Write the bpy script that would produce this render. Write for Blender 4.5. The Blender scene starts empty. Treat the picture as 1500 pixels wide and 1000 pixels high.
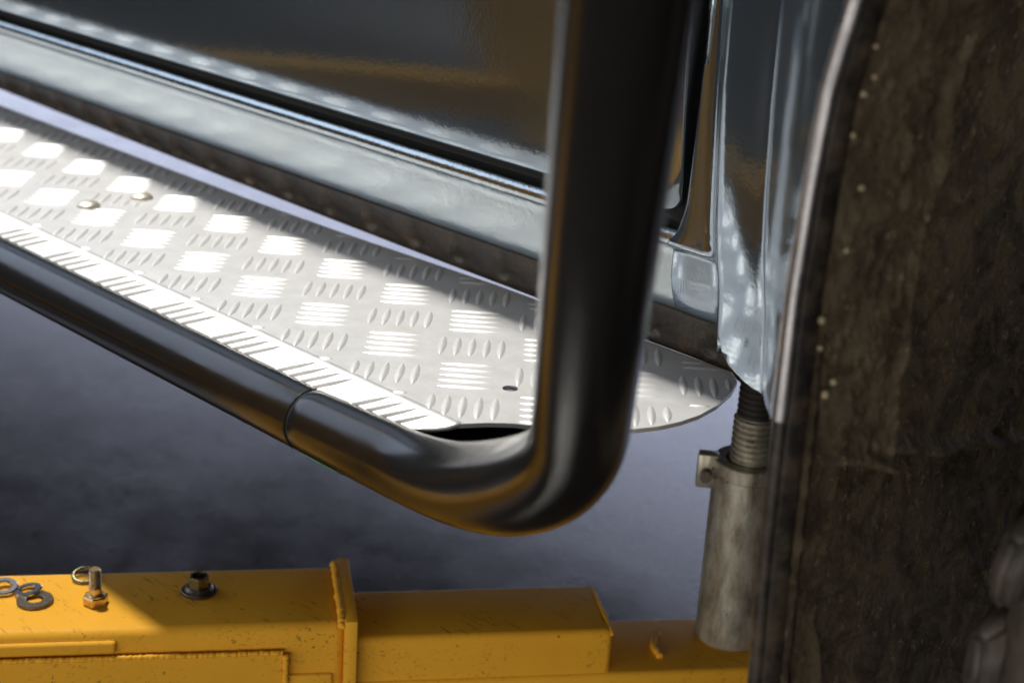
import bpy, bmesh, math, random
import numpy as np
from mathutils import Vector, Matrix
random.seed(4)
S = bpy.context.scene
COL = S.collection
# World frame: X along the vehicle side towards its front, Y inwards under the vehicle, Z up.
# z = 0 is the top of the step plate.  Metres.

# ---------------------------------------------------------------- camera
cd = bpy.data.cameras.new('camera'); cam = bpy.data.objects.new('camera', cd); COL.objects.link(cam)
cd.lens = 35.0; cd.sensor_width = 21.912; cd.sensor_fit = 'HORIZONTAL'
cd.clip_start = 0.02; cd.clip_end = 200
right = Vector((.7030, .7086, .0601)); down = Vector((.2821, -.2002, -.9383)); fwd = Vector((-.6529, .6766, -.3406))
m = Matrix((right, -down, -fwd)).transposed().to_4x4(); m.translation = Vector((.7637, -.6777, .3756))
cam.matrix_world = m
cd.dof.use_dof = True; cd.dof.focus_distance = 1.06; cd.dof.aperture_fstop = 3.8
S.camera = cam

FLOOR_Z = -.45
# ---------------------------------------------------------------- world and lamps
w = bpy.data.worlds.new('World'); S.world = w; w.use_nodes = True
bg = w.node_tree.nodes['Background']; bg.inputs[0].default_value = (.80, .88, 1.0, 1); bg.inputs[1].default_value = .08

def aim(o, target):
    o.rotation_euler = (Vector(target) - o.location).to_track_quat('-Z', 'Y').to_euler()
ld = bpy.data.lights.new('roof_window_light', 'SPOT'); lo = bpy.data.objects.new('roof_window_light', ld); COL.objects.link(lo)
ld.energy = 1120; ld.color = (1, .955, .89); ld.shadow_soft_size = .17; ld.spot_size = math.radians(26); ld.spot_blend = .3
lo.location = (-2.0, .09, 4.3); aim(lo, (-.25, .0, 0))
ld = bpy.data.lights.new('floor_bounce_light', 'SPOT'); lo = bpy.data.objects.new('floor_bounce_light', ld); COL.objects.link(lo)  # added spot: brightens the floor for bounce on arm fronts and door reflections
ld.energy = 3600; ld.color = (1, .955, .89); ld.shadow_soft_size = .3; ld.spot_size = math.radians(46); ld.spot_blend = .5
lo.location = (-1.6, -3.2, 4.3); aim(lo, (-1.6, -3.1, FLOOR_Z))
ld = bpy.data.lights.new('open_doorway_light', 'AREA'); lo = bpy.data.objects.new('open_doorway_light', ld); COL.objects.link(lo)
ld.shape = 'RECTANGLE'; ld.size = 24; ld.size_y = 3.4; ld.energy = 860; ld.color = (.70, .76, 1.0)
lo.location = (-10.0, 7.0, 1.35); aim(lo, (-10.0, 0, 1.0))
ld = bpy.data.lights.new('high_window_light', 'AREA'); lo = bpy.data.objects.new('high_window_light', ld); COL.objects.link(lo)
ld.shape = 'RECTANGLE'; ld.size = 6; ld.size_y = 3.6; ld.energy = 165; ld.color = (.66, .78, 1.0)
lo.location = (-6.0, -1.9, 4.3); aim(lo, (0, 0, 0))
ld = bpy.data.lights.new('camera_side_fill_light', 'AREA'); lo = bpy.data.objects.new('camera_side_fill_light', ld); COL.objects.link(lo)  # added fill for the faces turned towards the camera
ld.shape = 'RECTANGLE'; ld.size = 7; ld.size_y = 1.3; ld.energy = 130; ld.color = (1.0, .95, .88)
lo.location = (1.5, -4.2, .22); aim(lo, (0, 0, .22))
S.view_settings.view_transform = 'Standard'; S.view_settings.look = 'None'; S.view_settings.gamma = 1
S.view_settings.exposure = 0

# ---------------------------------------------------------------- materials
def nt(name):
    ma = bpy.data.materials.new(name); ma.use_nodes = True
    t = ma.node_tree; return ma, t, t.nodes['Principled BSDF']
def node(t, kind, **kw):
    n = t.nodes.new(kind)
    for k, v in kw.items(): setattr(n, k, v)
    return n
def noise(t, scale, detail=4, rough=.6, vec=None, dist=0):
    n = node(t, 'ShaderNodeTexNoise'); n.inputs['Scale'].default_value = scale; n.inputs['Detail'].default_value = detail
    n.inputs['Roughness'].default_value = rough; n.inputs['Distortion'].default_value = dist
    if vec is not None: t.links.new(vec, n.inputs['Vector'])
    return n.outputs['Fac']
def coords(t, scale=(1, 1, 1)):
    g = node(t, 'ShaderNodeNewGeometry'); mp = node(t, 'ShaderNodeMapping'); mp.inputs['Scale'].default_value = scale
    t.links.new(g.outputs['Position'], mp.inputs['Vector']); return mp.outputs['Vector']
def ramp(t, fac, stops):
    r = node(t, 'ShaderNodeValToRGB'); e = r.color_ramp.elements
    while len(e) < len(stops): e.new(.5)
    for i, (p, c) in enumerate(stops):
        e[i].position = p; e[i].color = (c, c, c, 1) if isinstance(c, (int, float)) else (*c, 1)
    t.links.new(fac, r.inputs[0]); return r.outputs[0]
def mixc(t, fac, a, b):
    n = node(t, 'ShaderNodeMix', data_type='RGBA')
    for sock, v in ((n.inputs['Factor'], fac), (n.inputs['A'], a), (n.inputs['B'], b)):
        if isinstance(v, (int, float)): sock.default_value = v
        elif isinstance(v, tuple): sock.default_value = (*v, 1)
        else: t.links.new(v, sock)
    return n.outputs['Result']
def bump(t, b, h, strength, dist, prev=None):
    n = node(t, 'ShaderNodeBump'); n.inputs['Strength'].default_value = strength; n.inputs['Distance'].default_value = dist
    t.links.new(h, n.inputs['Height'])
    if prev is not None: t.links.new(prev, n.inputs['Normal'])
    return n.outputs['Normal']
def setp(b, **kw):
    for k, v in kw.items():
        s = b.inputs[k.replace('_', ' ')]
        s.default_value = (*v, 1) if isinstance(v, tuple) else v

M = {}
# blue-grey metallic body paint, orange peel in the clear coat
ma, t, b = nt('body_paint'); M['paint'] = ma; v = coords(t)
setp(b, Base_Color=(.225, .26, .285), Metallic=1.0, Roughness=.085)
n1 = bump(t, b, noise(t, 420, 2, .5, v), .10, .0004)
n2 = bump(t, b, noise(t, 60, 2, .5, v), .05, .002, n1)
t.links.new(n2, b.inputs['Normal'])
b2 = node(t, 'ShaderNodeBsdfPrincipled'); setp(b2, Base_Color=(.27, .31, .335), Metallic=.9, Roughness=.5)
mx = node(t, 'ShaderNodeMixShader'); mx.inputs[0].default_value = .13
t.links.new(b.outputs[0], mx.inputs[1]); t.links.new(b2.outputs[0], mx.inputs[2]); t.links.new(mx.outputs[0], t.nodes['Material Output'].inputs['Surface'])
dust = ramp(t, noise(t, 900, 2, .7, v), [(.70, 0.), (.80, 1.)])
t.links.new(mixc(t, dust, (.225, .26, .285), (.34, .36, .37)), b.inputs['Base Color'])
# textured lower-sill paint (stone chip)
ma, t, b = nt('sill_paint'); M['sill'] = ma; v = coords(t)
setp(b, Base_Color=(.35, .385, .39), Metallic=1.0, Roughness=.21)
n1 = bump(t, b, noise(t, 330, 3, .55, v), .35, .0009)
n2 = bump(t, b, noise(t, 35, 2, .5, v), .2, .003, n1)
t.links.new(n2, b.inputs['Normal'])
# black recess
ma, t, b = nt('black_recess'); M['black'] = ma; setp(b, Base_Color=(.006, .006, .007), Roughness=.8)
# rust and underseal
ma, t, b = nt('rusty_underseal'); M['rust'] = ma; v = coords(t)
c = ramp(t, noise(t, 45, 6, .7, v, 1.2), [(.30, (.022, .018, .014)), (.56, (.042, .033, .025)), (.72, (.095, .055, .022)), (.84, (.05, .04, .032))])
t.links.new(c, b.inputs['Base Color']); setp(b, Roughness=.42, Specular_IOR_Level=.6)
t.links.new(bump(t, b, noise(t, 160, 4, .6, v), .5, .002), b.inputs['Normal'])
# aluminium
ma, t, b = nt('tread_aluminium'); M['alu'] = ma; v = coords(t)
fine = noise(t, 1, 3, .6, coords(t, (40, 700, 700)))
spots = noise(t, 55, 5, .65, v)
c = mixc(t, ramp(t, spots, [(.35, 0.), (.7, 1.)]), (.74, .735, .72), (.84, .835, .82))
t.links.new(c, b.inputs['Base Color']); setp(b, Metallic=.5, Roughness=.36)
t.links.new(ramp(t, fine, [(.2, .36), (.8, .48)]), b.inputs['Roughness'])
t.links.new(bump(t, b, fine, .06, .0004), b.inputs['Normal'])
ma, t, b = nt('rivet_metal'); M['rivet'] = ma; setp(b, Base_Color=(.64, .60, .50), Metallic=.8, Roughness=.42)
# satin black tube
ma, t, b = nt('satin_black_tube'); M['tube'] = ma; v = coords(t)
sc = noise(t, 26, 6, .7, v)
setp(b, Base_Color=(.008, .0075, .007), Roughness=.2, Specular_IOR_Level=.5)
t.links.new(ramp(t, sc, [(.3, .15), (.75, .28)]), b.inputs['Roughness'])
fl = ramp(t, noise(t, 480, 2, .6, v), [(.74, 0.), (.80, 1.)])
scuff = ramp(t, noise(t, 1, 5, .7, coords(t, (18, 150, 150)), .4), [(.60, 0.), (.72, .55)])
dusty = mixc(t, scuff, (.008, .0075, .007), (.030, .027, .024))
t.links.new(mixc(t, fl, dusty, (.09, .085, .075)), b.inputs['Base Color'])
t.links.new(bump(t, b, noise(t, 300, 3, .6, v), .06, .0006), b.inputs['Normal'])
ma, t, b = nt('green_sticker'); M['green'] = ma; setp(b, Base_Color=(.07, .42, .08), Roughness=.4)
# yellow lift enamel with grime
def yellow(name, seed, dirt):
    ma, t, b = nt(name); g = coords(t)
    mp = node(t, 'ShaderNodeMapping'); mp.inputs['Location'].default_value = (seed, seed * 2, seed); t.links.new(g, mp.inputs['Vector']); v = mp.outputs['Vector']
    base = mixc(t, noise(t, 14, 5, .6, v), (.68, .325, .022), (.79, .41, .038))
    st = node(t, 'ShaderNodeMapping'); st.inputs['Rotation'].default_value = (0, 0, -.95); st.inputs['Scale'].default_value = (45, 340, 340); t.links.new(v, st.inputs['Vector'])
    scr = ramp(t, noise(t, 1, 5, .75, st.outputs['Vector'], .6), [(.57 - dirt, 0.), (.66 - dirt, 1.)])
    big = ramp(t, noise(t, 22, 4, .6, v), [(.46, 0.), (.62, .9)])
    mm = node(t, 'ShaderNodeMath', operation='MULTIPLY'); t.links.new(scr, mm.inputs[0]); t.links.new(big, mm.inputs[1])
    c = mixc(t, mm.outputs[0], base, (.035, .026, .016))
    sp = ramp(t, noise(t, 210, 3, .6, v), [(.71, 0.), (.76, .9)])
    c = mixc(t, sp, c, (.06, .035, .012))
    t.links.new(c, b.inputs['Base Color'])
    setp(b, Roughness=.5, Specular_IOR_Level=.1)
    t.links.new(bump(t, b, noise(t, 38, 4, .6, v), .18, .003), b.inputs['Normal'])
    return ma
M['yellow'] = yellow('yellow_enamel', 0.0, 0.0); M['yellow2'] = yellow('yellow_enamel_worn', 3.7, .01)
# plated hardware
def metal(name, col, rough, met=1.0, grime=None):
    ma, t, b = nt(name); v = coords(t)
    setp(b, Base_Color=col, Metallic=met, Roughness=rough)
    if grime:
        f_ = ramp(t, noise(t, grime[1], 5, .7, v, .4), [(.38, 0.), (.66, 1.)])
        t.links.new(mixc(t, f_, col, grime[0]), b.inputs['Base Color'])
        t.links.new(ramp(t, noise(t, grime[1] * 2, 3, .6, v), [(.3, rough), (.7, rough + .2)]), b.inputs['Roughness'])
    return ma
M['edge'] = metal('lip_highlight_edge', (.50, .49, .50), .24, 1, ((.34, .33, .34), 60))  # pale base colour stands in for the highlight along the arch lip
M['zinc'] = metal('yellow_zinc', (.72, .56, .33), .22, 1, ((.45, .33, .16), 400))
M['bright'] = metal('bright_zinc', (.74, .76, .78), .2)
M['darksteel'] = metal('dark_steel', (.20, .17, .14), .3, 1, ((.10, .08, .06), 500))
M['olive'] = metal('olive_zinc', (.42, .38, .22), .2, 1, ((.20, .20, .13), 300))
# dirty galvanised jack
ma, t, b = nt('dirty_galvanised'); M['galv'] = ma; v = coords(t, (1, 1, .35))
f1 = noise(t, 90, 6, .7, v)
c = ramp(t, f1, [(.30, (.15, .13, .095)), (.5, (.38, .35, .28)), (.72, (.60, .58, .50))])
pit = ramp(t, noise(t, 130, 3, .7, coords(t)), [(.66, 0.), (.72, 1.)])
t.links.new(mixc(t, pit, c, (.05, .04, .03)), b.inputs['Base Color']); setp(b, Metallic=.6, Roughness=.38)
t.links.new(bump(t, b, f1, .2, .002), b.inputs['Normal'])
# mud
ma, t, b = nt('dried_mud'); M['mud'] = ma; v = coords(t)
c = ramp(t, noise(t, 30, 8, .72, v, .8), [(.28, (.045, .036, .025)), (.44, (.13, .100, .065)), (.58, (.24, .19, .12)), (.74, (.20, .12, .062))])
pale = ramp(t, noise(t, 130, 5, .7, v), [(.58, 0.), (.70, 1.)])
t.links.new(mixc(t, pale, c, (.40, .33, .22)), b.inputs['Base Color']); setp(b, Roughness=.75, Specular_IOR_Level=.12)
t.links.new(bump(t, b, noise(t, 260, 6, .75, v), 1.0, .004), b.inputs['Normal'])
ma, t, b = nt('mud_crumb'); M['crumb'] = ma; setp(b, Base_Color=(.36, .29, .18), Roughness=.7)
# rubber
ma, t, b = nt('dusty_rubber'); M['rubber'] = ma; v = coords(t)
t.links.new(mixc(t, ramp(t, noise(t, 28, 6, .7, v), [(.35, 0.), (.7, 1.)]), (.035, .030, .026), (.11, .090, .068)), b.inputs['Base Color']); setp(b, Roughness=.6)
t.links.new(bump(t, b, noise(t, 90, 5, .6, v), .5, .003), b.inputs['Normal'])
ma, t, b = nt('black_trim'); M['trim'] = ma; v = coords(t)
t.links.new(ramp(t, noise(t, 60, 6, .7, v), [(.4, (.016, .014, .013)), (.75, (.10, .075, .05))]), b.inputs['Base Color']); setp(b, Roughness=.3)
ma, t, b = nt('underbody_black'); M['under'] = ma; v = coords(t)
t.links.new(ramp(t, noise(t, 12, 5, .6, v), [(.3, (.014, .013, .012)), (.8, (.04, .034, .028))]), b.inputs['Base Color']); setp(b, Roughness=.6)
# concrete
ma, t, b = nt('workshop_concrete'); M['floor'] = ma; v = coords(t)
c = mixc(t, noise(t, 55, 8, .75, v), (.030, .029, .030), (.070, .067, .068))
st = ramp(t, noise(t, 13, 7, .75, v), [(.54, 0.), (.66, .8)])
c = mixc(t, st, c, (.022, .021, .022))
dr = ramp(t, noise(t, 38, 2, .5, v), [(.73, 0.), (.76, 1.)])
c = mixc(t, dr, c, (.015, .014, .014))
t.links.new(c, b.inputs['Base Color']); setp(b, Specular_IOR_Level=.6)
t.links.new(ramp(t, noise(t, 9, 7, .7, v), [(.3, .13), (.72, .27)]), b.inputs['Roughness'])
t.links.new(bump(t, b, noise(t, 130, 6, .75, v), .16, .002), b.inputs['Normal'])

# ---------------------------------------------------------------- helpers
def link(name, me, mat, parent=None, smooth=True):
    o = bpy.data.objects.new(name, me); COL.objects.link(o)
    if mat and not me.materials: me.materials.append(M[mat])
    if smooth:
        for p in me.polygons: p.use_smooth = True
    if parent: o.parent = parent
    return o
def mesh(name, verts, faces):
    me = bpy.data.meshes.new(name); me.from_pydata([tuple(map(float, p)) for p in verts], [], faces); me.update(); return me
def fromtbm(name, bm):
    bmesh.ops.recalc_face_normals(bm, faces=bm.faces)
    me = bpy.data.meshes.new(name); bm.to_mesh(me); bm.free(); return me
def thing(name, label, cat, loc=(0, 0, 0), group=None):
    o = bpy.data.objects.new(name, None); COL.objects.link(o); o.location = loc; o.empty_display_size = .02
    tag(o, label, cat, group); return o
def tag(o, label, cat, group=None):
    o['label'] = label; o['category'] = cat
    if group: o['group'] = group
def autosmooth(o, deg=35):
    me = o.data
    me.set_sharp_from_angle(angle=math.radians(deg))
def grid(name, P, mat, parent, closed_u=False, thick=0, smooth=True):
    """P[i][j] points -> quad sheet"""
    nu, nv = len(P), len(P[0]); vs = [p for r in P for p in r]; fs = []
    for i in range(nu - (0 if closed_u else 1)):
        for j in range(nv - 1):
            a = i * nv + j; c = ((i + 1) % nu) * nv + j
            fs.append((a, c, c + 1, a + 1))
    o = link(name, mesh(name, vs, fs), mat, parent, smooth)
    if thick:
        md = o.modifiers.new('thickness', 'SOLIDIFY'); md.thickness = thick; md.offset = -1
    return o
def sweep(name, path, rad, mat, parent, seg=40, caps=True):
    path = [Vector(p) for p in path]; n = len(path); rad = [float(q) for q in rad] if hasattr(rad, '__len__') else [float(rad)] * n
    tang = [(path[min(i + 1, n - 1)] - path[max(i - 1, 0)]).normalized() for i in range(n)]
    u = tang[0].orthogonal().normalized(); vs = []; fs = []
    for i in range(n):
        u = (u - tang[i] * u.dot(tang[i])).normalized(); v_ = tang[i].cross(u)
        for k in range(seg):
            a = 2 * math.pi * k / seg; vs.append(path[i] + rad[i] * (math.cos(a) * u + math.sin(a) * v_))
    for i in range(n - 1):
        for k in range(seg):
            fs.append((i * seg + k, i * seg + (k + 1) % seg, (i + 1) * seg + (k + 1) % seg, (i + 1) * seg + k))
    if caps: fs.append(tuple(range(seg))[::-1]); fs.append(tuple((n - 1) * seg + k for k in range(seg)))
    o = link(name, mesh(name, vs, fs), mat, parent); autosmooth(o, 50); return o
def lathe(name, prof, mat, parent, loc=(0, 0, 0), seg=48, deg=35):
    """prof [(r,z)] about Z"""
    vs = []; fs = []
    for r, z in prof:
        for k in range(seg):
            a = 2 * math.pi * k / seg; vs.append((r * math.cos(a), r * math.sin(a), z))
    n = len(prof)
    for i in range(n - 1):
        for k in range(seg):
            fs.append((i * seg + k, i * seg + (k + 1) % seg, (i + 1) * seg + (k + 1) % seg, (i + 1) * seg + k))
    if prof[0][0] > 1e-6 and prof[0] != prof[-1]: fs.append(tuple(range(seg))[::-1])
    if prof[-1][0] > 1e-6 and prof[0] != prof[-1]: fs.append(tuple((n - 1) * seg + k for k in range(seg)))
    me = mesh(name, vs, fs); bm = bmesh.new(); bm.from_mesh(me); bmesh.ops.remove_doubles(bm, verts=bm.verts, dist=1e-6)
    bmesh.ops.recalc_face_normals(bm, faces=bm.faces); bm.to_mesh(me); bm.free()
    o = link(name, me, mat, parent); o.location = loc; autosmooth(o, deg); return o
def box(name, lo_, hi_, mat, parent, bev=.004, seg=3, xf=None):
    bm = bmesh.new(); bmesh.ops.create_cube(bm, size=1)
    for v_ in bm.verts:
        v_.co = Vector([(lo_[i] + hi_[i]) / 2 + v_.co[i] * (hi_[i] - lo_[i]) for i in range(3)])
    if bev: bmesh.ops.bevel(bm, geom=bm.edges[:], offset=bev, segments=seg, affect='EDGES', profile=.5)
    if xf: bm.transform(xf)
    o = link(name, fromtbm(name, bm), mat, parent); autosmooth(o, 40); return o
_T = np.random.default_rng(7).random((64, 64))
def vn(x, y):
    xi, yi = math.floor(x), math.floor(y); fx, fy = x - xi, y - yi
    fx = fx * fx * (3 - 2 * fx); fy = fy * fy * (3 - 2 * fy)
    g = lambda a, c: _T[a % 64, c % 64]
    return (g(xi, yi) * (1 - fx) + g(xi + 1, yi) * fx) * (1 - fy) + (g(xi, yi + 1) * (1 - fx) + g(xi + 1, yi + 1) * fx) * fy
def fbm(x, y, o=5):
    s = 0; a = .5
    for _ in range(o): s += a * (vn(x, y) - .5); x = x * 2.03 + 11.3; y = y * 2.03 + 5.7; a *= .5
    return s
def interp(x, xs, ys): return float(np.interp(x, xs, ys))

# ---------------------------------------------------------------- floor
FZ = FLOOR_Z
fl = link('floor', mesh('floor', [(-30, -20, FZ), (30, -20, FZ), (30, 40, FZ), (-30, 40, FZ)], [(0, 1, 2, 3)]), 'floor'); fl['kind'] = 'structure'

# ---------------------------------------------------------------- vehicle
BT = .46          # body built up to the waist
car = thing('off_road_vehicle', 'blue-grey off-road vehicle above the step, with its muddy wheel arch at right', 'vehicle', (0, .8, 0))
def vpart(o):
    o.parent = car; o.matrix_parent_inverse = Matrix.Translation((0, -.8, 0)); return o
# profile of sill, (Y, Z) from the recess above the bead to the lower lip
SILL = [(.145, .1005), (.120, .1000), (.110, .0990)]
for k in range(9):
    a = math.radians(80 - k * 20); SILL.append((.1065 - .0068 * math.cos(a), .0922 + .0062 * math.sin(a)))
SILL += [(.1083, .0845), (.1092, .0780), (.1108, .0660), (.1132, .0550), (.1156, .0480), (.1185, .0425), (.1230, .0385), (.1300, .0350), (.1400, .0315), (.1530, .0295)]
SZ = [p[1] for p in SILL[::-1]]; SY = [p[0] for p in SILL[::-1]]
P = [[(x, y + .0006 * fbm(x * 6, z * 30, 2), z) for (y, z) in SILL] for x in np.linspace(-2.0, .185, 120)]
vpart(grid('sill', P, 'sill', None))
# spot-welded flange below the sill
P = []
for x in np.arange(-2.0, .26, .004):
    ph = (x / .052 + .15 * math.sin(x * 9)) % 1.0
    dent = .0065 * (1 - min(ph / .88, 1.0)) + (.0065 * (ph - .88) / .12 if ph > .88 else 0)
    wv = .0012 * fbm(x * 14, 3.1, 3)
    zb_ = interp(x, [-2, -.8, -.24, .2], [.010, .0085, .0005, -.003])
    P.append([(x, .1475, .0310), (x, .1465 + dent * .2, .0255), (x, .1480 + dent + wv, .0175 - (.0175 - zb_) * .4), (x, .1492 + dent + wv, .0175 - (.0175 - zb_) * .75), (x, .1505 + wv, zb_ + .0006), (x, .1530, zb_), (x, .1545, zb_ + .003)])
vpart(grid('sill_flange', P, 'rust', None))
# door skin with hemmed lower edge and rounded front corner
def door_pt(x, z):
    s_ = min(max(z - .1075, 0), .115)
    return (x, .1030 - .16 * (s_ - s_ * s_ / .23) + .0004 * fbm(x * 3, z * 3, 2), z)
P = []
x1 = .1495; rc = .016; zb = .1075
xs = list(np.linspace(-1.1, x1 - rc, 60)) + [x1 - rc + rc * math.sin(a) for a in np.linspace(.12, math.pi / 2, 10)]
for x in xs:
    zz = zb if x <= x1 - rc else zb + rc - math.sqrt(max(0, rc * rc - (x - (x1 - rc)) ** 2))
    col = [(x, .115, zz + .004), (x, .111, zz + .0004), (x, .1070, zz - .0006), (x, .1042, zz + .0004), (x, .1030, zz + .0022)]
    for z in np.linspace(zz + .006, BT, 26): col.append(door_pt(x, z))
    P.append(col)
last = P[-1]
P.append([(x1 + .0008, y + .002, z) for (x, y, z) in last]); P.append([(x1 + .0006, y + .012, z) for (x, y, z) in last])
vpart(grid('door', P, 'paint', None))
# rear door beyond the left frame edge keeps the side closed
P = [[(x, y, z) for (y, z) in [(.112, .1115), (.1045, .1069), (.1003, .110), (.0940, .2), (.0938, .3), (.0938, BT)]] for x in np.linspace(-2.0, -1.108, 10)]
vpart(grid('rear_door', P, 'paint', None))
# dark jamb behind the shut lines
vpart(box('door_jamb', (-2.0, .118, .094), (.200, .16, BT), 'black', None, .002, 1))

# front wing with wheel-arch flare: rows by height, columns around the body
zl = [0.0, .020, .066, .089, .098, .116, .181, .242, .40, BT]
Xl = [.150, .1415, .1405, .143, .1500, .1555, .1575, .1585, .161, .165]
zbs = [0, .09, .12, .182, .243, BT]; Xbs = [.178, .172, .168, .163, .1595, .1600]
zbe = [0, .074, .111, .144, .197, .248, .4, BT]; Xbe = [.206, .200, .194, .191, .188, .187, .188, .192]
zli = [-.30, -.064, .01, .074, .142, .197, .240, .281, .36, .46, .60, .85]; Xli = [.385, .353, .350, .349, .348, .350, .353, .361, .382, .425, .52, .70]
def wingrow(z):
    yf = interp(z, SZ, SY) if z < .1005 else .0985
    if .094 < z < .104: yf = min(yf, .1005)
    yf -= .0022 if z < .1005 else 0
    a, b0, e, l = interp(z, zl, Xl), interp(z, zbs, Xbs), interp(z, zbe, Xbe), interp(z, zli, Xli)
    r = [(a - .0005, yf + .006), (a, yf + .0012), (a + .002, yf)]
    r += [(a + (b0 - a) * .5, yf), (b0, yf)]
    d_ = yf - .085
    r += [(b0 + (e - b0) * .22, yf - .10 * d_ + .0016), (b0 + (e - b0) * .45, yf - .25 * d_ + .0020), (b0 + (e - b0) * .68, yf - .55 * d_ - .0002), (b0 + (e - b0) * .86, yf - .88 * d_ - .0012), (e, .0835), (e + .005, .0820)]
    ae = e + .043
    for k in (.2, .4, .6, .8, .93): r.append((e + .005 + (ae - e - .005) * k, .0820 + (.0725 - .0820) * k - .0010 * math.sin(k * math.pi)))
    r.append((ae, .0720))
    for k in (.05, .15, .3, .5, .7, .85, .95): r.append((ae + (l - ae) * k, .0720 + (-.058 - .0720) * k - .003 * math.sin(k * math.pi)))
    r.append((l, -.0600))
    return r
def wbot(j, n):
    i0 = 9
    if j <= 4: return 0.017
    if j < i0: return .017 + (.040 - .017) * (j - 4) / 5
    tt = (j - i0) / (n - 1 - i0)
    return interp(tt, [0, .12, .3, .47, .7, 1], [.046, .034, .028, .026, .050, .084])
zs = list(np.linspace(.010, .104, 48)) + list(np.linspace(.108, .30, 40)) + list(np.linspace(.32, BT, 10))
P = []
for z in zs:
    r = wingrow(z); n = len(r); row = []
    for j, (x, y) in enumerate(r):
        zz = max(z, wbot(j, n)); 
        if zz != z: x, y = wingrow(zz)[j]
        row.append((x, y, zz))
    P.append(row)
o = grid('front_wing', P, 'paint', None)
bm = bmesh.new(); bm.from_mesh(o.data); bmesh.ops.dissolve_degenerate(bm, dist=1e-6, edges=bm.edges); bmesh.ops.remove_doubles(bm, verts=bm.verts, dist=1e-6); bm.to_mesh(o.data); bm.free()
md = o.modifiers.new('thickness', 'SOLIDIFY'); md.thickness = .0025; md.offset = 1
for p in o.data.polygons: p.use_smooth = True
vpart(o)
# rolled arch lip: bead with its highlight in the colour above, black rubber edge below
lip = [(interp(z, zli, Xli) + .0015, -.0605, z) for z in np.linspace(BT, .080, 70)]
vpart(sweep('wheel_arch_lip', lip, .0046, 'edge', None, 16))
low = [(interp(z, zli, Xli) + .0018, -.0600, z) for z in np.linspace(.083, -.30, 40)]
vpart(sweep('mud_guard_edge', low, .0040, 'trim', None, 14))
P = []
for z in np.linspace(BT, -.30, 110):
    x = interp(z, zli, Xli)
    q = .0012 * fbm(z * 60, 1.7, 3)
    P.append([(x + .0030, -.0610, z), (x + .0055, -.0600 + q, z), (x + .0080, -.0560 + q, z), (x + .0100, -.0515 + q * 2, z), (x + .010, -.040, z)])
vpart(grid('arch_rubber_trim', P, 'trim', None))
# muddy liner wall facing forwards into the wheel well
def vnA(x, y):
    xi = np.floor(x).astype(int); yi = np.floor(y).astype(int); fx = x - xi; fy = y - yi
    fx = fx * fx * (3 - 2 * fx); fy = fy * fy * (3 - 2 * fy); g = lambda a, c: _T[a % 64, c % 64]
    return (g(xi, yi) * (1 - fx) + g(xi + 1, yi) * fx) * (1 - fy) + (g(xi, yi + 1) * (1 - fx) + g(xi + 1, yi + 1) * fx) * fy
def fbmA(x, y, o=5, k=.5):
    s = 0; a = .5
    for _ in range(o): s = s + a * (vnA(x, y) - .5); x = x * 2.03 + 11.3; y = y * 2.03 + 5.7; a *= k
    return s
YG, ZG = np.meshgrid(np.linspace(-.053, .33, 270), np.linspace(.46, -.34, 520))
XG = np.interp(ZG, zli, Xli) + .0125
zled = np.interp(YG, [-.05, -.042, -.032, -.018, .06, .16, .5], [.20, .085, .058, .044, .022, -.005, -.06]) + .012 * fbmA(YG * 30, ZG * 30, 3)
XG -= .032 / (1 + np.exp(np.clip((ZG - zled) / .0018, -50, 50))) * np.clip((YG + .046) / .02, 0, 1)
XG -= .030 / (1 + np.exp(np.clip(-(YG - (.035 + .02 * (ZG - .1)) - .02 * fbmA(YG * 20, ZG * 20 + 4, 3)) / .004, -50, 50)))
XG += .009 * np.exp(-((ZG - zled - .003) / .005) ** 2) * np.clip((YG + .03) / .03, 0, 1)
XG += .007 * np.exp(-((YG - .030 - .02 * (ZG - .1)) / .006) ** 2)
edge = np.clip((YG + .056) / .012, .15, 1)
XG += edge * (.005 * fbmA(YG * 18, ZG * 12, 3) + .0028 * np.abs(fbmA(YG * 90 + 9, ZG * 80, 4, .6)) + .0055 * np.maximum(0, fbmA(YG * 150 + 3, ZG * 140 + 7, 3, .7)))
P = [[(XG[i, j], YG[i, j], ZG[i, j]) for j in range(YG.shape[1])] for i in range(YG.shape[0])]
liner = vpart(grid('wheel_arch_liner', P, 'mud', None))
# crumbs of pale dried mud along the rubber trim
bm = bmesh.new()
for k in range(10):
    z = random.uniform(.06, .29) if k > 13 else [.262, .248, .240, .221, .196, .166, .132, .118, .100, .094, .09, .178, .203, .155][k]
    r_ = random.uniform(.0006, .0012) if k > 13 else random.uniform(.0012, .0019)
    y = -.050 + random.uniform(-.004, .018) if k > 13 else -.0500 + random.uniform(-.004, .009)
    x = interp(z, zli, Xli) + .0135 + max(0, min(.004, (y + .052) * .5))
    mt = Matrix.Translation((x, y, z)) @ Matrix.Diagonal((r_, r_ * random.uniform(.8, 1.2), r_ * random.uniform(.8, 1.3), 1))
    bmesh.ops.create_icosphere(bm, subdivisions=2, radius=1, matrix=mt)
cr = vpart(link('mud_crumbs', fromtbm('mud_crumbs', bm), 'crumb')); cr['kind'] = 'stuff'
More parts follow.
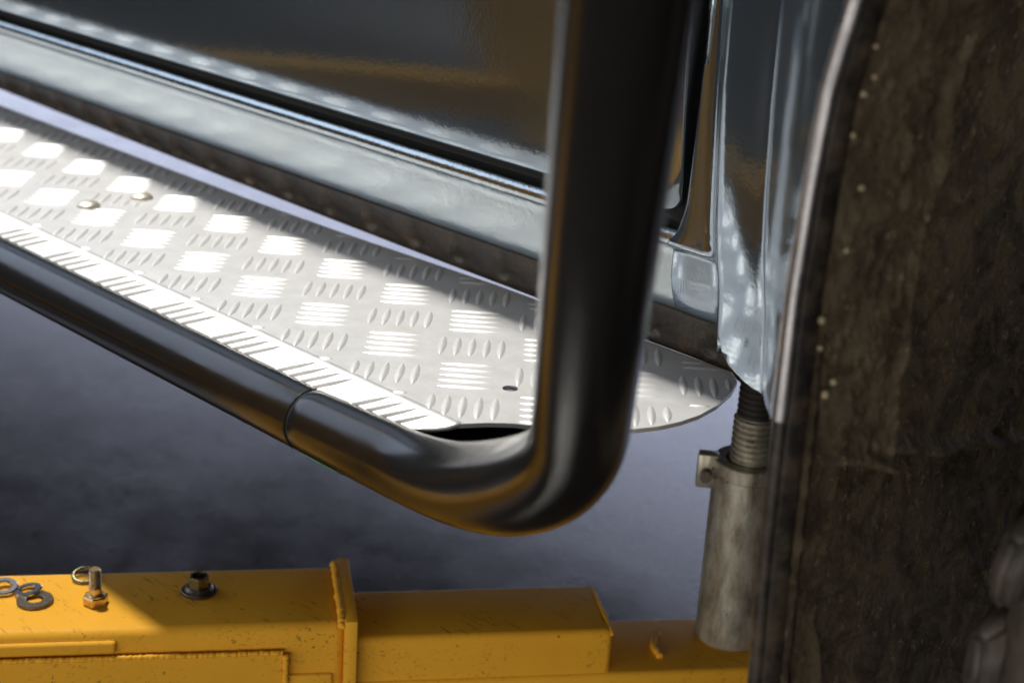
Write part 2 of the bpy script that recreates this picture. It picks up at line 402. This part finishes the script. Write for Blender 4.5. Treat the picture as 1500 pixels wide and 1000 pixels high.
# tyre (rear part reaches the frame) with shoulder blocks
tc = Vector((.800, 0, -.03)); TR = .352
prof = [(.20, -.004), (.26, -.026), (.30, -.030), (.325, -.026), (.343, -.012), (.350, .010), (TR, .05), (TR, .10), (TR, .15), (.350, .19), (.343, .212), (.30, .23), (.2, .20)]
vs = []; fs = []; SG = 160
for (r_, y) in prof:
    for k in range(SG):
        a = 2 * math.pi * k / SG; rr = r_ + .0025 * fbm(y * 40 + 2, k * .5, 3)
        vs.append((tc.x - rr * math.cos(a), y, tc.z + rr * math.sin(a)))
for i in range(len(prof) - 1):
    for k in range(SG): fs.append((i * SG + k, i * SG + (k + 1) % SG, (i + 1) * SG + (k + 1) % SG, (i + 1) * SG + k))
tyre = vpart(link('tyre', mesh('tyre', vs, fs), 'rubber'))
blocks = []
for var in (0, 1):
    bm = bmesh.new(); bmesh.ops.create_cube(bm, size=1)
    L = .074 if var == 0 else .058
    for v_ in bm.verts:
        c_ = v_.co; top = c_.x > 0
        # local x radial, y axle, z tangential
        c_.z *= (.034 if top else .040); c_.y = (-.034 + (.006 if top else 0) if c_.y < 0 else -.034 + L); c_.x = .338 if not top else (.3665 if c_.y > -.01 else .352)
    bmesh.ops.bevel(bm, geom=bm.edges[:], offset=.004, segments=2, affect='EDGES')
    bmesh.ops.subdivide_edges(bm, edges=bm.edges[:], cuts=1, use_grid_fill=True)
    for v_ in bm.verts: v_.co += Vector((fbm(v_.co.y * 60, v_.co.z * 60 + var, 3), fbm(v_.co.x * 60, v_.co.z * 70, 3), 0)) * .006
    me = fromtbm('tread_block', bm); me.materials.append(M['rubber'])
    for p in me.polygons: p.use_smooth = True
    blocks.append(me)
NB = 40
for k in range(NB):
    for side in (0, 1):
        o = bpy.data.objects.new('tread_block', blocks[(k + side) % 2]); COL.objects.link(o)
        a = 2 * math.pi * (k + .5 * side) / NB + .03
        rad = Vector((-math.cos(a), 0, math.sin(a))); tan = Vector((math.sin(a), 0, math.cos(a)))
        mm = Matrix((rad, Vector((0, 1, 0)), tan)).transposed().to_4x4(); mm.translation = tc + Vector((0, .105 * side, 0))
        o.matrix_world = mm; o.parent = tyre; o.matrix_parent_inverse = Matrix.Identity(4)
# underside
vpart(box('chassis_rail', (-2.0, .245, -.028), (.32, .33, .06), 'under', None, .008))
vpart(box('underbody', (-2.0, .158, .03), (.30, 1.45, .10), 'under', None, .01))
vpart(box('inner_wing_blocker', (.372, .332, -.34), (1.4, .36, .46), 'under', None, .004))  # unseen wall, added to keep doorway light off the muddy liner
vpart(box('arch_roof_blocker', (.47, -.02, .462), (1.4, .36, .48), 'under', None, .004))  # unseen top of the wheel well, added to darken the arch
vpart(box('doorway_blocker', (-1.35, .62, -.18), (-.33, .95, .03), 'under', None, .04, 4))  # unseen box added to block low doorway light from arm tops and floor
vpart(box('inner_sill', (-2.0, .156, .012), (.22, .20, .05), 'rust', None, .004))
vpart(box('cabin_floor', (-2.0, .16, .101), (.33, 1.45, BT), 'under', None, .01))

# ---------------------------------------------------------------- side step
step = thing('side_step', 'checker plate side step with a satin black tube that bends up at its front', 'side step', (0, -.03, 0))
def spart(o, parent=None):
    o.parent = parent or step
    o.matrix_parent_inverse = Matrix.Translation((0, .03, 0)); return o
def inner(x): return interp(x, [-2, -.33, -.22, -.14, -.048, .10, .30], [.1335, .1330, .1360, .1405, .1455, .1462, .1462])
FOLD = -.0580
ENDX = [(.1700, .1462), (.1835, .1350), (.1930, .1170), (.2010, .0920), (.2045, .0700), (.2040, .0530), (.2010, .0370), (.1950, .0220), (.1860, .0080), (.1730, -.0080), (.1600, -.0200), (.1450, -.0310), (.1350, -.0430), (.1290, -.0530), (.1260, FOLD)]
out = [(-1.7, FOLD)] + [(-1.7, .1335)] + [(x, inner(x)) for x in np.linspace(-.36, .15, 24)] + ENDX
bm = bmesh.new(); TH = .0028
f_ = bm.faces.new([bm.verts.new((x, y, 0)) for x, y in out]); bm.normal_update()
if f_.normal.z < 0: f_.normal_flip()
ex = bmesh.ops.extrude_face_region(bm, geom=[f_])
for v_ in [g for g in ex['geom'] if isinstance(g, bmesh.types.BMVert)]: v_.co.z -= TH
plate = link('tread_plate', fromtbm('tread_plate', bm), 'alu', None, False)
bm = bmesh.new(); bmesh.ops.create_cone(bm, cap_ends=True, segments=24, radius1=.0050, radius2=.0050, depth=.02, matrix=Matrix.Translation((.104, .007, 0)))
cut = link('cutter', fromtbm('cutter', bm), None, None, False)
md = plate.modifiers.new('hole', 'BOOLEAN'); md.object = cut; md.operation = 'DIFFERENCE'; md.solver = 'EXACT'
dg = bpy.context.evaluated_depsgraph_get(); dg.update(); nm_ = bpy.data.meshes.new_from_object(plate.evaluated_get(dg))
plate.modifiers.clear(); plate.data = nm_; bpy.data.objects.remove(cut)
spart(plate)
# folded skirt lying on the tube
SA = math.radians(22.5); R0 = .004; SW = .0228
def skirt_pt(s):                      # s metres past the fold -> (y, z, nx tilt)
    return (FOLD - .0016 - math.cos(SA) * s, -.0003 - math.sin(SA) * s)
prof = [(FOLD + .003, .0000), (FOLD + .0005, -.00002), (FOLD - .0008, -.00012)] + [skirt_pt(s) for s in (0, .004, .009, .014, .019, SW)]
P = []
XE = .1262
for x in list(np.linspace(-1.7, .06, 60)) + list(np.linspace(.066, XE, 22)):
    row = []
    for j, (y, z) in enumerate(prof):
        s = max(0, (j - 3) / 5) if j > 2 else 0
        lim = XE - .038 * s ** 1.6
        xx = x if x < .06 else .06 + (x - .06) * (lim - .06) / (XE - .06)
        row.append((xx, y, z + .00012))
    P.append(row)
skirt = grid('skirt', P, 'alu', None, thick=.0026); skirt.modifiers[0].offset = 1; spart(skirt)
# raised five-bar pattern
def barmesh(L):
    n, mth = 10, 6; vs = []; fs = []
    for i in range(n + 1):
        s = -1 + 2 * i / n; wd = .0028 * max(.03, (1 - s * s)) ** .62; hh = .00108 * max(0, 1 - s * s) ** .6
        for j in range(mth + 1):
            c_ = -1 + 2 * j / mth; vs.append((s * L / 2, c_ * wd, hh * (math.cos(c_ * math.pi / 2) ** 1.15 if abs(c_) < 1 else 0)))
    for i in range(n):
        for j in range(mth): a = i * (mth + 1) + j; fs.append((a, a + mth + 1, a + mth + 2, a + 1))
    me = mesh('tread_bar', vs, fs); me.materials.append(M['alu'])
    for p in me.polygons: p.use_smooth = True
    return me
BL = .0355; BAR = barmesh(BL)
poly = np.array(ENDX)
def inside(x, y):
    if y > inner(x) - .0012 or y < FOLD + .0015: return False
    if x > .12:
        # end outline: x limit as a function of y
        xe = interp(y, [p[1] for p in ENDX[::-1]], [p[0] for p in ENDX[::-1]])
        if x > xe - .002: return False
    if (x - .104) ** 2 + (y - .007) ** 2 < .0062 ** 2: return False
    for rx, ry in ((-.393, .009), (-.392, .059)):
        if (x - rx) ** 2 + (y - ry) ** 2 < .0105 ** 2: return False
    return True
PX, PY, PIT = .0723, .0763, .0098
allbars = []
for i2 in range(-46, 8):
    for j2 in range(-2, 5):
        if (i2 + j2) % 2: continue
        cx, cy = i2 * PX / 2, j2 * PY / 2
        br = (j2 % 2 == 0); ang = math.radians(44 if br else -48)
        dx, dy = math.cos(ang), math.sin(ang); px_, py_ = -dy, dx
        for k in range(-2, 3):
            bx_, by_ = cx + px_ * PIT * k, cy + py_ * PIT * k
            ss = [s for s in np.linspace(-BL / 2, BL / 2, 37) if inside(bx_ + dx * s, by_ + dy * s)]
            if not ss: continue
            # longest run
            lo_, hi_ = min(ss), max(ss); ln = hi_ - lo_
            if ln < .008 or len(ss) < ln / (BL / 36) - .5: 
                if ln < .008: continue
                run = []; best = []
                for s in np.linspace(-BL / 2, BL / 2, 37):
                    if inside(bx_ + dx * s, by_ + dy * s): run.append(s)
                    else: best = max(best, run, key=len); run = []
                best = max(best, run, key=len); lo_, hi_ = best[0], best[-1]; ln = hi_ - lo_
                if ln < .008: continue
            mid = (lo_ + hi_) / 2
            allbars.append(('p', bx_ + dx * mid, by_ + dy * mid, ang, ln / BL))
# bars carried over the fold on to the skirt
for i2 in range(-46, 4):
    if i2 % 2: continue
    cx = i2 * PX / 2
    for k in (-1.5, -.5, .5, 1.5):
        x_ = cx + .0035 - k * .0120
        if x_ > .108: continue
        allbars.append(('s', x_, .0126, math.radians(47), .92))
mw = Matrix.Translation((0, -.03, 0)); 
ySk, zSk = None, None
rest = []
cnt = 0
camv = Vector((.7637, -.6777, .3756))
allbars.sort(key=lambda q: -q[1])
for kind, x, y, ang, sc_ in allbars:
    if kind == 'p':
        mm = Matrix.Translation((x, y, .00003)) @ Matrix.Rotation(ang, 4, 'Z')
    else:
        yy, zz = skirt_pt(y)
        mm = Matrix.Translation((x, yy, zz + .00016)) @ Matrix.Rotation(SA, 4, 'X') @ Matrix.Rotation(ang, 4, 'Z')
    mm = mm @ Matrix.Diagonal((sc_, 1 if sc_ > .6 else .8, (1 if sc_ > .6 else .8) * (1.7 if kind == 's' else 1), 1))
    if cnt < 300:
        o = bpy.data.objects.new('tread_bar', BAR); COL.objects.link(o); o.parent = plate if kind == 'p' else skirt
        o.matrix_parent_inverse = Matrix.Identity(4); o.matrix_basis = mm; cnt += 1
    else: rest.append(mm)
bm = bmesh.new()
for mm in rest:
    t_ = BAR.copy(); t_.transform(mm); bm.from_mesh(t_); bpy.data.meshes.remove(t_)
o = link('tread_bars', fromtbm('tread_bars', bm), 'alu'); o.parent = plate; o['kind'] = 'stuff'
# rivets
for (x, y) in ((-.393, .009), (-.392, .059)):
    pr = [(.0098 * math.cos(a), .0045 * math.sin(a)) for a in np.linspace(0, math.pi / 2, 8)]
    o = lathe('rivet', [(.0098, -.0005)] + pr[:-1] + [(0, .0045)], 'rivet', None, (x, y, .0002), 28, 60); spart(o)
# tube: straight run, joint, bent run that rises and swings outwards
Y0, Z0 = -.0834, -.0274; RS = .0206
sp = [(x, Y0, Z0) for x in np.linspace(-1.7, .0165, 40)]
spart(sweep('straight_tube', sp + [(.0187, Y0, Z0)], [RS] * 40 + [RS - .0002], 'tube', None, 64))
spart(sweep('joint_ring', [(.0170, Y0, Z0), (.0235, Y0, Z0)], [RS - .0009] * 2, 'black', None, 64))
U = Vector((.7302, -.8053, 1.2698)).normalized(); A = Vector((1, 0, 0)); B = Vector((.2419, Y0, Z0 + .0012)); rb = .2335
th = A.angle(U); tl = rb * math.tan(th / 2); nn = (U - A * A.dot(U)).normalized(); cen = B - A * tl + nn * rb
bp = [(.0215, Y0, Z0), (.0222, Y0, Z0)] + [(x, Y0, Z0 + .0012 * (x - .024) / (B.x - tl - .024)) for x in np.linspace(.03, B.x - tl - .003, 8)]
rr = [RS - .0002, RS] + list(np.linspace(RS, .0216, 8))
for k, a in enumerate(np.linspace(0, th, 44).tolist()):
    fat = .0042 * math.sin(math.pi * k / 43) ** 2
    bp.append(cen + (rb - fat) * (math.sin(a) * A - math.cos(a) * nn)); rr.append(.0216 + .0014 * k / 43 + fat)
for s in np.linspace(.012, .62, 50).tolist():
    bp.append(B + U * (tl + s) + s * s * Vector((-.1012, .1455, .3807))); rr.append(.0230)
bent = spart(sweep('bent_tube', bp, rr, 'tube', None, 72))
# green sticker on the underside
P = []
for x in np.linspace(.036, .064, 8):
    P.append([(x, Y0 + (RS + .0007) * math.cos(a), Z0 + (RS + .0007) * math.sin(a)) for a in np.linspace(math.radians(221), math.radians(262), 10)])
o = grid('sticker', P, 'green', None); o.parent = bent; o.matrix_parent_inverse = Matrix.Identity(4)
# bracket tying tube and plate to the chassis
spart(box('bracket', (-.60, -.07, -.040), (-.55, .115, -.030), 'tube', None, .002))

spart(box('dark_slit_filler', (.030, -.064, -.046), (.165, .02, -.0120), 'black', None, .001))  # added black block, keeps the slit between plate end and bend dark

# ---------------------------------------------------------------- lift with telescopic arm
uu = Vector((.578, .816, 0)); vv = Vector((-.816, .578, 0))
XF = Matrix((uu, vv, Vector((0, 0, 1)))).transposed().to_4x4()          # local x along the arm, y away from the camera
lift = thing('vehicle_lift', 'yellow telescopic lift arm running along the bottom under the step', 'lift', Vector((-.78, -.92, FZ)))
LI = Matrix.Translation(-lift.location)
def lpart(o, parent=None):
    o.parent = parent or lift
    if not parent: o.matrix_parent_inverse = LI
    else: o.matrix_parent_inverse = Matrix.Identity(4)
    return o
outer = lpart(box('outer_section', (-.93, .0245, -.345), (-.0240, .1165, -.225), 'yellow', None, .0075, 5, XF))
lpart(box('end_collar', (-.0245, .0200, -.350), (-.0150, .1190, -.2205), 'yellow2', None, .0016, 2, XF))
lpart(box('middle_section', (-.20, .0330, -.338), (.1790, .1070, -.2425), 'yellow2', None, .0055, 4, XF))
lpart(box('inner_section', (-.05, .0300, -.332), (.46, .1120, -.2780), 'yellow', None, .0045, 4, XF))
lpart(box('stiffener_plate', (-.92, .0195, -.334), (-.0670, .0270, -.2440), 'yellow', None, .0028, 3, XF))
lpart(box('stiffener_plate', (-.0655, .0215, -.334), (-.0320, .0270, -.2640), 'yellow2', None, .0022, 3, XF))
lpart(box('reinforcing_strip', (-.92, .0205, -.2415), (-.185, .0275, -.2318), 'yellow', None, .0028, 3, XF))
def weld(name, pts, r, parent=None, mat='yellow'):
    pts = [Vector(p) for p in pts]; path = []; rad = []
    for a, c_ in zip(pts[:-1], pts[1:]):
        n = max(3, int((c_ - a).length / .0011))
        for k in range(n): path.append(a.lerp(c_, k / n))
    path.append(pts[-1])
    for i, p in enumerate(path):
        rad.append(r * (.8 + .35 * abs(math.sin(i * .9)) + .7 * fbm(i * .31, r * 900, 2)))
        path[i] = XF @ (p + Vector((fbm(i * .4, 2.2, 2), fbm(i * .4, 5.2, 2), 0)) * .0022)
    return lpart(sweep(name, path, rad, mat, None, 10))
weld('weld_bead', [(-.0270, .0205, -.2250), (-.0262, .030, -.2222), (-.0262, .110, -.2222), (-.0270, .1175, -.226)], .0028)
weld('weld_bead', [(.1775, .0350, -.2480), (.1772, .0375, -.2448), (.1768, .050, -.2440), (.1765, .090, -.2440), (.1755, .104, -.2448)], .0019, None, 'yellow2')
weld('weld_bead', [(.222, .050, -.2765), (.219, .062, -.2745), (.223, .075, -.2755), (.229, .085, -.277)], .0026, None, 'yellow2')
weld('weld_bead', [(-.0665, .0195, -.2455), (-.0665, .0195, -.334)], .0022)
weld('weld_bead', [(-.72, .0200, -.2430), (-.0680, .0200, -.2440)], .0018)
# column and second arm: outside the frame, seen as yellow reflections in the paint
lpart(box('column', (-.95, -1.08, FZ), (-.62, -.76, 1.9), 'yellow', None, .012, 3))
XF2 = Matrix.Translation((-.86, -.84, 0)) @ Matrix.Rotation(math.radians(132), 4, 'Z')
lpart(box('rear_arm', (.0, -.046, -.345), (1.25, .046, -.225), 'yellow', None, .0075, 3, XF2))

# ---------------------------------------------------------------- lift pad standing on the arm end
jx, jy, jz = .100, .281, -.2778
pad = thing('lift_pad', 'dirty galvanised lift pad cylinder with threaded rod on the arm end', 'lift pad', (jx, jy, jz))
r_ = .0278; H_ = .154
lathe('sleeve', [(r_ - .002, 0), (r_, .002), (r_, H_ - .012), (r_ - .0006, H_ - .0115), (r_ - .0006, H_ - .0102), (r_ + .0004, H_ - .0095), (r_ + .0004, H_ - .001), (r_ - .0006, H_), (.019, H_), (.0185, H_ - .004), (.0185, H_ - .03), (0, H_ - .03)], 'galv', pad, (0, 0, 0), 64, 30)
pr = [(.0, H_ - .03)]
z = H_ - .03; pr.append((.0142, z))
while z < H_ + .034:
    pr += [(.0142, z), (.0165, z + .0016), (.0165, z + .0026), (.0142, z + .0042)]; z += .0047
pr += [(.0142, z), (.0, z)]
lathe('threaded_rod', pr, 'galv', pad, (0, 0, 0), 40, 20)
pr = [(0, z - .002), (.0145, z - .002)]
while z < H_ + .10: pr += [(.0132, z), (.0148, z + .0016), (.0148, z + .0026), (.0132, z + .0042)]; z += .0047
lathe('upper_screw', pr + [(0, z)], 'under', pad, (0, 0, 0), 40, 20)
lathe('pad_head', [(.0, H_ + .066), (.020, H_ + .066), (.030, H_ + .082), (.036, H_ + .100), (.036, H_ + .226 - .0), (.0, H_ + .226)], 'under', pad, (0, 0, 0), 40, 30)
lug = box('lug', (-.0400, -.0060, H_ - .026), (-.024, .0060, H_ + .002), 'galv', pad, .002, 2, Matrix.Rotation(math.radians(40), 4, 'Z'))
lathe('lock_screw', [(0, -.012), (.0045, -.012), (.0045, -.005), (.003, -.005), (.003, .010), (0, .010)], 'darksteel', pad, (0, 0, 0), 16, 30)
sc_ = bpy.data.objects['lock_screw']; sc_.matrix_basis = Matrix.Rotation(math.radians(40), 4, 'Z') @ Matrix.Translation((-.0335, -.003, H_ - .013)) @ Matrix.Rotation(math.radians(-90), 4, 'X')

# ---------------------------------------------------------------- loose hardware on the arm
TOP = -.2248
def hexprism(name, af, z0, z1, mat, parent, rot=0, cham=.001, hole=0):
    bm = bmesh.new(); R_ = af / math.sqrt(3)
    rings = [(R_ - cham, z0), (R_, z0 + cham * .5), (R_, z1 - cham * .6), (R_ - cham, z1)]
    rv = [[bm.verts.new((r0 * math.cos(rot + k * math.pi / 3), r0 * math.sin(rot + k * math.pi / 3), z)) for k in range(6)] for r0, z in rings]
    for a, c_ in zip(rv[:-1], rv[1:]):
        for k in range(6): bm.faces.new((a[k], a[(k + 1) % 6], c_[(k + 1) % 6], c_[k]))
    bm.faces.new(rv[0][::-1])
    if not hole: bm.faces.new(rv[-1])
    else:
        hv = [[bm.verts.new((hole * math.cos(rot + k * math.pi / 12), hole * math.sin(rot + k * math.pi / 12), z)) for k in range(24)] for z in (z1, z0 + .001)]
        for k in range(6):
            for q in range(4):
                a = hv[0][k * 4 + q]; c_ = hv[0][(k * 4 + q + 1) % 24]
                bm.faces.new((rv[-1][k], c_, a) if q < 2 else (rv[-1][(k + 1) % 6], c_, a))
            bm.faces.new((rv[-1][k], rv[-1][(k + 1) % 6], hv[0][k * 4 + 2]))
        for k in range(10): bm.faces.new((hv[0][k], hv[0][(k + 1) % 24], hv[1][(k + 1) % 24], hv[1][k]))
        bm.faces.new(hv[1])
    o = link(name, fromtbm(name, bm), mat, parent, False); return o
bolt = thing('hex_bolt', 'brassy hex bolt standing upright on its head on the yellow arm', 'bolt', (-.1705, -.1265, TOP))
hexprism('bolt_head', .0158, 0, .0066, 'zinc', bolt, .25, .0012)
pr = [(.0, .006), (.0070, .0062), (.0070, .0074), (.0044, .0076), (.0044, .0125)]
z = .0125
while z < .0265: pr += [(.0044, z), (.0039, z + .0005), (.0044, z + .0010)]; z += .0010
pr += [(.0044, z), (.0036, z + .0012), (0, z + .0012)]
lathe('threaded_shank', pr, 'zinc', bolt, (0, 0, 0), 32, 25)
def ring(name, ro, ri, h, mat, loc, rot, label, cat, bev=.0004, group=None):
    o = lathe(name, [(ri, bev), (ri + bev, 0), (ro - bev, 0), (ro, bev), (ro, h - bev), (ro - bev, h), (ri + bev, h), (ri, h - bev), (ri, bev)], mat, None, loc, 48, 30)
    o.rotation_euler = rot; tag(o, label, cat, group or 'loose washers on the lift arm'); return o
ring('flat_washer', .0130, .0056, .0024, 'darksteel', (-.1990, -.1590, TOP), (0, 0, 0), 'dark flat washer lying nearest the front edge of the yellow arm', 'washer')
ring('spring_washer', .0102, .0052, .0026, 'bright', (-.2135, -.1560, TOP + .0008), (math.radians(5), math.radians(-7), 0), 'bright silver washer touching the dark flat washer, right of two overlapping', 'washer', .0008)
ring('spring_washer', .0102, .0052, .0026, 'bright', (-.2270, -.1680, TOP + .0020), (math.radians(4), math.radians(8), 0), 'bright silver washer cut by the left picture edge', 'washer', .0008)
ring('spring_washer', .0096, .0066, .0030, 'olive', (-.2070, -.1135, TOP + .0014), (math.radians(8), math.radians(10), 0), 'olive spring washer ring lying behind the upright bolt', 'washer', .0010)
nut = thing('flange_nut', 'dark flange nut on a washer in the shaded part of the yellow arm', 'nut', (-.1385, -.0590, TOP))
lathe('nut_washer', [(.0050, 0), (.0130, 0), (.0132, .0006), (.0132, .0018), (.0126, .0022), (.0050, .0022), (.0050, 0)], 'darksteel', nut, (0, 0, 0), 40, 30)
lathe('nut_flange', [(.0048, .0022), (.0106, .0022), (.0108, .0032), (.0088, .0052), (.0048, .0056), (.0048, .0022)], 'darksteel', nut, (0, 0, 0), 40, 30)
hexprism('nut_body', .0142, .0048, .0132, 'olive', nut, .4, .0010, .0048)
